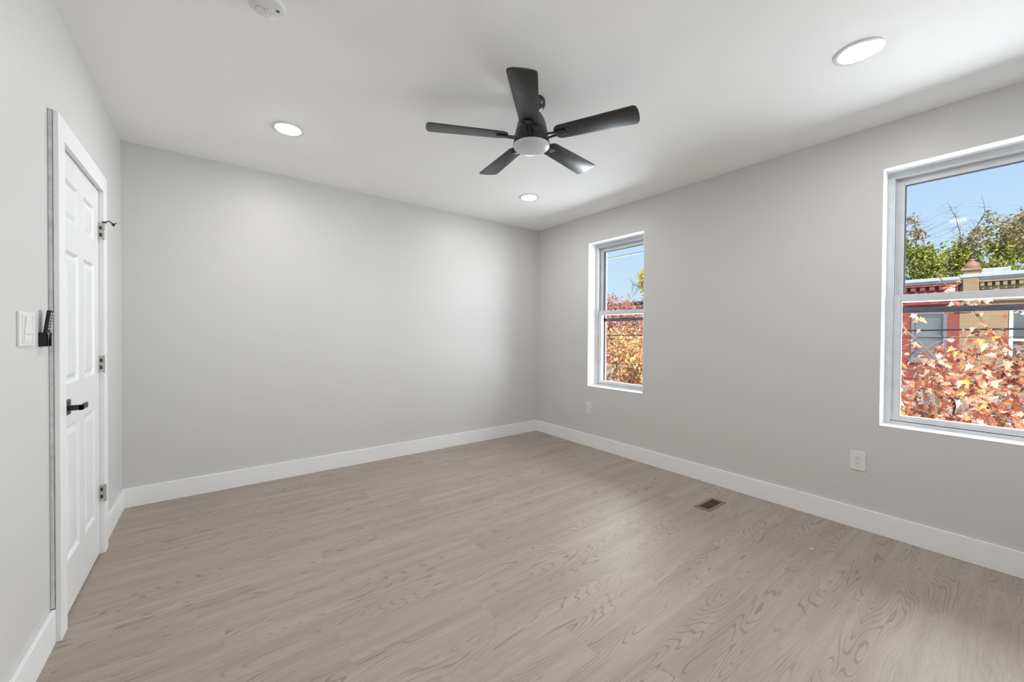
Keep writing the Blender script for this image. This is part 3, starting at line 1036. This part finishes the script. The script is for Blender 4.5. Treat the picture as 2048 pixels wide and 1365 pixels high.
# ------------------------------------------------------------------ trees
rng = np.random.default_rng(7)
MAPLE = np.array([(0, 0), (0.10, 0.10), (0.44, 0.06), (0.32, 0.30), (0.50, 0.52), (0.24, 0.54), (0.22, 0.70), (0.0, 1.0),
                  (-0.22, 0.70), (-0.24, 0.54), (-0.50, 0.52), (-0.32, 0.30), (-0.44, 0.06), (-0.10, 0.10)])
MAPLE[:, 0] *= 0.8
OVAL = np.array([(0, 0), (0.22, 0.25), (0.24, 0.6), (0, 1.0), (-0.24, 0.6), (-0.22, 0.25)])

def rand_rot(n_, droop):
    """leaf frames: axis = pointing direction (droops down), normal random"""
    d_ = rng.normal(size=(n_, 3))
    d_[:, 2] -= droop
    d_ /= np.linalg.norm(d_, axis=1)[:, None]
    u_ = rng.normal(size=(n_, 3))
    u_[:, 0] *= 0.6
    u_ -= (u_ * d_).sum(1)[:, None] * d_
    u_ /= np.linalg.norm(u_, axis=1)[:, None]
    return d_, u_, np.cross(d_, u_)

def leaf_mesh(name, pos, size, shape, mat, parent, droop=0.7, fold=0.7):
    n_ = len(pos)
    d_, u_, w_ = rand_rot(n_, droop)
    s_ = size * rng.uniform(0.5, 1.25, n_)
    k = len(shape)
    bend = fold * np.abs(shape[:, 0]) - 0.32 * shape[:, 1] ** 2
    V = (pos[:, None, :] + s_[:, None, None] * (shape[None, :, 0, None] * u_[:, None, :] + shape[None, :, 1, None] * d_[:, None, :] + bend[None, :, None] * w_[:, None, :]))
    V = V.reshape(-1, 3)
    half = [i for i in range(k) if shape[i, 0] >= 0]
    tip = int(np.argmax(shape[:, 1]))
    A = list(range(0, tip + 1))
    B = [0] + list(range(tip, k))
    me = bpy.data.meshes.new(name)
    loops, starts = [], []
    base = np.arange(n_) * k
    fa = (base[:, None] + np.array(A)[None, :])
    fb = (base[:, None] + np.array(B)[None, :])
    la, lb = len(A), len(B)
    allf = np.concatenate([fa, fb], axis=1).reshape(-1)
    me.vertices.add(len(V))
    me.vertices.foreach_set('co', V.astype(np.float32).ravel())
    me.loops.add(len(allf))
    me.loops.foreach_set('vertex_index', allf.astype(np.int32))
    me.polygons.add(2 * n_)
    st = np.stack([np.arange(n_) * (la + lb), np.arange(n_) * (la + lb) + la], 1).ravel()
    me.polygons.foreach_set('loop_start', st.astype(np.int32))
    me.update(calc_edges=True)
    me.validate()
    me.materials.append(mat)
    o = bpy.data.objects.new(name, me)
    COL.objects.link(o)
    o.parent = parent
    return o

def curve_pts(a, b_, k, wob):
    a, b_ = np.array(a, float), np.array(b_, float)
    L_ = np.linalg.norm(b_ - a)
    off = rng.normal(size=3) * wob * L_
    off2 = rng.normal(size=(k, 3)) * wob * L_ * 0.15
    t_ = np.linspace(0, 1, k)
    p_ = a + (b_ - a) * t_[:, None] + off * (t_ * (1 - t_))[:, None] * 2 + off2 * (t_ * (1 - t_))[:, None] * 4
    return p_

def tree(name, label, cat_group, base, skeleton, crowns, leaf_size, shape, leafmat, per_twig, twig_len, bark='bark', twig_mat=None, bare=(), droop=0.7):
    """skeleton: list of (polyline, r0, r1) in world coordinates; crowns: list of (centre, radii, n twigs, leaf material or None)"""
    root = empty(name, base)
    tag(root, label, 'tree', cat_group)
    B = np.array(base, float)
    tk = MB()
    nodes = []
    for i, (pl, r0, r1) in enumerate(skeleton):
        P_ = np.concatenate([curve_pts(p_, q_, 6, 0.05)[(0 if j == 0 else 1):] for j, (p_, q_) in enumerate(zip(pl, pl[1:]))])
        if i == 0:
            tk.tube([tuple(v - B) for v in P_], list(np.linspace(r0, r1, len(P_))), 10)
            nodes += list(P_[len(P_) // 2:])
        else:
            tk.tube([tuple(v - B) for v in P_], list(np.linspace(r0, r1, len(P_))), 7)
            nodes += list(P_[2:])
    tk.build('trunk', M[bark], root, smooth=60)
    nodes = np.array(nodes)
    tw = MB()
    byM = {}
    tv, tf, tn = [], [], 0
    for (c_, rad, cnt, lm) in crowns:
        c_, rad = np.array(c_, float), np.array(rad, float)
        for _ in range(cnt):
            q = rng.normal(size=3)
            q *= rng.uniform(0.25, 1.0) ** 0.45 / np.linalg.norm(q)
            end = c_ + q * rad
            dist = np.linalg.norm(nodes - end, axis=1) + rng.uniform(0, 0.25, len(nodes))
            s_ = nodes[np.argmin(dist)]
            full = end - s_
            L_ = np.linalg.norm(full)
            P_ = curve_pts(s_, end, 7, 0.10)
            r_ = 0.0016 + 0.0032 * min(1.0, L_)
            # twig as a triangular tube
            ring = []
            for i in range(7):
                dd = P_[min(i + 1, 6)] - P_[max(i - 1, 0)]
                dd = dd / (np.linalg.norm(dd) + 1e-9)
                u_ = np.cross(dd, (0.3, 0.2, 1.0))
                u_ /= np.linalg.norm(u_) + 1e-9
                v_ = np.cross(dd, u_)
                rr = r_ * leaf_size / 0.09 * (1 - 0.7 * i / 6)
                for k in range(3):
                    an = 2 * PI * k / 3
                    tv.append(P_[i] + rr * (math.cos(an) * u_ + math.sin(an) * v_) - B)
            for i in range(6):
                for k in range(3):
                    a_, b2_ = tn + i * 3 + k, tn + i * 3 + (k + 1) % 3
                    tf.append((a_, b2_, b2_ + 3, a_ + 3))
            tn += 21
            if lm:
                m_ = per_twig
                t_ = rng.uniform(max(0.0, 1 - twig_len / max(L_, 0.01)), 1.0, m_)
                pp = np.array([P_[0] + (P_[-1] - P_[0]) * 0] * m_)
                idx = t_ * 6
                i0_ = np.minimum(idx.astype(int), 5)
                fr_ = (idx - i0_)[:, None]
                pp = P_[i0_] * (1 - fr_) + P_[i0_ + 1] * fr_
                pp = pp + rng.normal(size=(m_, 3)) * leaf_size * 0.75
                byM.setdefault(lm, []).append(pp - B)
    me = bpy.data.meshes.new('twigs')
    me.from_pydata([tuple(v) for v in tv], [], tf)
    me.materials.append(M[twig_mat or bark])
    o = bpy.data.objects.new('twigs', me)
    COL.objects.link(o)
    o.parent = root
    for lm, L_ in byM.items():
        leaf_mesh('foliage', np.concatenate(L_), leaf_size, shape, M[lm], root, droop=droop)
    return root

# near maple in front of the large window
tree('maple_tree', 'orange maple close outside the large window, bare twigs rising above its leaves', 'maples along the street',
     (3.5, -5.3, GZ),
     [([(3.5, -5.3, GZ), (3.5, -5.25, -2.0), (3.45, -5.0, -0.9)], 0.13, 0.09),
      ([(3.45, -5.0, -0.9), (3.3, -4.2, -0.1), (3.0, -3.75, 0.45), (2.9, -3.35, 1.0), (2.85, -2.95, 1.55)], 0.036, 0.006),
      ([(3.3, -4.2, -0.1), (3.1, -3.9, 0.25), (3.2, -3.3, 0.35), (3.3, -2.6, 0.6)], 0.020, 0.006),
      ([(3.45, -5.0, -0.9), (3.6, -4.3, 0.2), (3.5, -3.9, 0.9), (3.45, -3.55, 1.6), (3.35, -3.25, 2.05)], 0.026, 0.004),
      ([(3.5, -5.1, -1.2), (3.0, -4.4, -0.6), (2.7, -3.6, -0.2), (2.6, -2.7, 0.1)], 0.034, 0.008),
      ([(3.5, -3.9, 0.9), (3.6, -3.95, 1.5), (3.55, -3.9, 1.95)], 0.010, 0.003),
      ([(3.45, -5.0, -0.9), (4.2, -4.3, 0.3), (4.4, -3.4, 0.7), (4.3, -2.3, 1.0)], 0.03, 0.007),
      ([(3.45, -5.0, -0.9), (3.6, -5.8, 0.5), (3.5, -6.2, 1.4)], 0.04, 0.010)],
     [((3.3, -3.6, 0.25), (0.95, 1.5, 0.98), 420, 'leaf_orange'),
      ((3.25, -3.4, -0.25), (0.9, 1.5, 0.8), 260, 'leaf_orange'),
      ((3.6, -5.6, 0.6), (1.2, 1.2, 1.3), 90, 'leaf_orange'),
      ((3.3, -3.45, 1.5), (0.35, 0.5, 0.45), 9, 'leaf_orange'),
      ((3.3, -3.5, 1.6), (0.4, 0.7, 0.6), 14, None)],
     0.080, MAPLE, 'leaf_orange', 10, 0.42, bark='bark', twig_mat='bark_pale')

# golden maple farther up the street, seen through the narrow window
tree('maple_tree', 'golden orange maple filling the lower pane of the narrow window', 'maples along the street',
     (6.6, 3.9, GZ),
     [([(6.6, 3.9, GZ), (6.6, 3.9, -2.2), (6.65, 3.85, -1.4)], 0.16, 0.11),
      ([(6.65, 3.85, -1.4), (6.4, 3.3, -0.3), (6.2, 3.0, 0.7)], 0.05, 0.012),
      ([(6.65, 3.85, -1.4), (6.6, 4.4, -0.2), (6.5, 4.8, 0.9)], 0.05, 0.012),
      ([(6.65, 3.85, -1.4), (7.2, 3.8, 0.0), (7.4, 3.7, 1.1)], 0.05, 0.012),
      ([(6.65, 3.85, -1.4), (6.0, 3.9, -0.6), (5.6, 3.9, 0.3)], 0.04, 0.010)],
     [((6.6, 3.8, 0.45), (1.5, 2.0, 1.15), 620, 'leaf_gold'),
      ((6.5, 3.6, -0.25), (1.3, 1.8, 0.55), 160, 'leaf_orange')],
     0.085, MAPLE, 'leaf_gold', 11, 0.4)
tree('maple_tree', 'rosy red maple behind the golden one, topping out below the sky', 'maples along the street',
     (10.0, 6.6, GZ),
     [([(10.0, 6.6, GZ), (10.0, 6.6, -1.5), (9.95, 6.5, 0.0)], 0.17, 0.11),
      ([(9.95, 6.5, 0.0), (9.8, 5.8, 1.2), (9.7, 5.5, 2.2)], 0.05, 0.012),
      ([(9.95, 6.5, 0.0), (10.0, 7.1, 1.5), (10.0, 7.4, 2.9)], 0.05, 0.012),
      ([(9.95, 6.5, 0.0), (9.5, 6.5, 1.3), (9.3, 6.4, 2.2)], 0.05, 0.012)],
     [((10.0, 7.0, 1.7), (1.3, 1.6, 1.65), 430, 'leaf_red'),
      ((9.8, 5.6, 1.2), (1.1, 1.2, 1.05), 220, 'leaf_red')],
     0.095, MAPLE, 'leaf_red', 10, 0.45)

# trees beyond the roofs
def limb_set(base, forks):
    return [(p_, r0, r1) for (p_, r0, r1) in forks]
tree('leafy_tree', 'yellow-green tree with brown twiggy tips rising behind the finial', 'trees beyond the roofs',
     (26.0, -1.6, GZ),
     [([(26.0, -1.6, GZ), (26.0, -1.6, 0.5), (26.0, -1.7, 3.2)], 0.3, 0.2),
      ([(26.0, -1.7, 3.2), (25.6, -1.0, 5.0), (25.6, -0.3, 7.2)], 0.036, 0.006),
      ([(25.6, -1.0, 5.0), (25.4, 0.2, 6.3), (25.4, 0.4, 7.9)], 0.024, 0.005),
      ([(26.0, -1.7, 3.2), (26.0, -1.9, 5.6), (26.2, -1.7, 7.2), (26.2, -1.4, 8.1)], 0.034, 0.006),
      ([(26.0, -1.9, 5.6), (26.0, -2.6, 7.2), (26.0, -2.5, 8.1)], 0.022, 0.005),
      ([(26.0, -1.7, 3.2), (25.8, -3.0, 4.8), (25.8, -4.3, 6.0)], 0.036, 0.006),
      ([(25.8, -3.0, 4.8), (25.8, -3.6, 6.6), (25.8, -4.0, 7.6)], 0.024, 0.005)],
     [((26.2, -1.2, 4.4), (1.8, 1.6, 1.75), 460, 'leaf_yellowgreen'),
      ((26.0, -3.0, 4.6), (1.8, 1.2, 1.6), 190, 'leaf_yellowgreen'),
      ((25.8, 0.1, 4.6), (1.2, 1.1, 1.9), 130, 'leaf_yellowgreen'),
      ((25.4, 0.2, 6.9), (0.9, 1.0, 1.0), 34, 'leaf_brown'),
      ((25.8, -3.3, 6.0), (1.2, 1.3, 1.0), 90, 'leaf_brown'),
      ((26.0, -1.6, 6.7), (1.2, 2.1, 1.35), 170, None)],
     0.16, OVAL, 'leaf_yellowgreen', 14, 0.9, twig_mat='bark')
tree('leafy_tree', 'tan and olive tree behind the tan house at the picture edge', 'trees beyond the roofs',
     (32.5, -6.4, GZ),
     [([(32.5, -6.4, GZ), (32.5, -6.3, 0.5), (32.5, -6.1, 3.6)], 0.3, 0.2),
      ([(32.5, -6.1, 3.6), (32.3, -4.9, 6.0), (32.3, -3.7, 7.2)], 0.06, 0.012),
      ([(32.3, -4.9, 6.0), (32.3, -4.2, 7.9), (32.4, -3.8, 9.4)], 0.035, 0.009),
      ([(32.5, -6.1, 3.6), (32.7, -6.4, 6.6), (32.7, -6.6, 8.8)], 0.07, 0.02)],
     [((32.4, -4.5, 7.0), (1.5, 1.6, 1.2), 190, 'leaf_brown'),
      ((32.5, -6.4, 6.4), (2.0, 1.8, 2.3), 150, 'leaf_yellowgreen'),
      ((32.4, -4.1, 8.3), (0.8, 0.8, 1.2), 26, None)],
     0.19, OVAL, 'leaf_brown', 13, 1.0)
tree('leafy_tree', 'bright yellow tree at the upper right of the narrow window', 'trees beyond the roofs',
     (22.0, 12.6, GZ),
     [([(22.0, 12.6, GZ), (22.0, 12.6, 0.5), (22.0, 12.7, 3.2)], 0.26, 0.17),
      ([(22.0, 12.7, 3.2), (22.0, 13.2, 4.6), (21.9, 13.6, 5.8)], 0.045, 0.008),
      ([(22.0, 12.7, 3.2), (22.0, 12.3, 5.0), (22.0, 12.2, 6.6)], 0.036, 0.006),
      ([(22.0, 13.2, 4.6), (21.9, 14.2, 5.2), (21.9, 14.7, 5.7)], 0.03, 0.007)],
     [((22.0, 12.4, 5.3), (1.4, 1.25, 1.6), 330, 'leaf_yellow'),
      ((22.0, 12.0, 3.8), (1.4, 1.5, 1.2), 90, 'leaf_yellowgreen'),
      ((21.9, 14.0, 4.6), (0.8, 0.9, 1.1), 60, None)],
     0.16, OVAL, 'leaf_yellow', 13, 0.8)
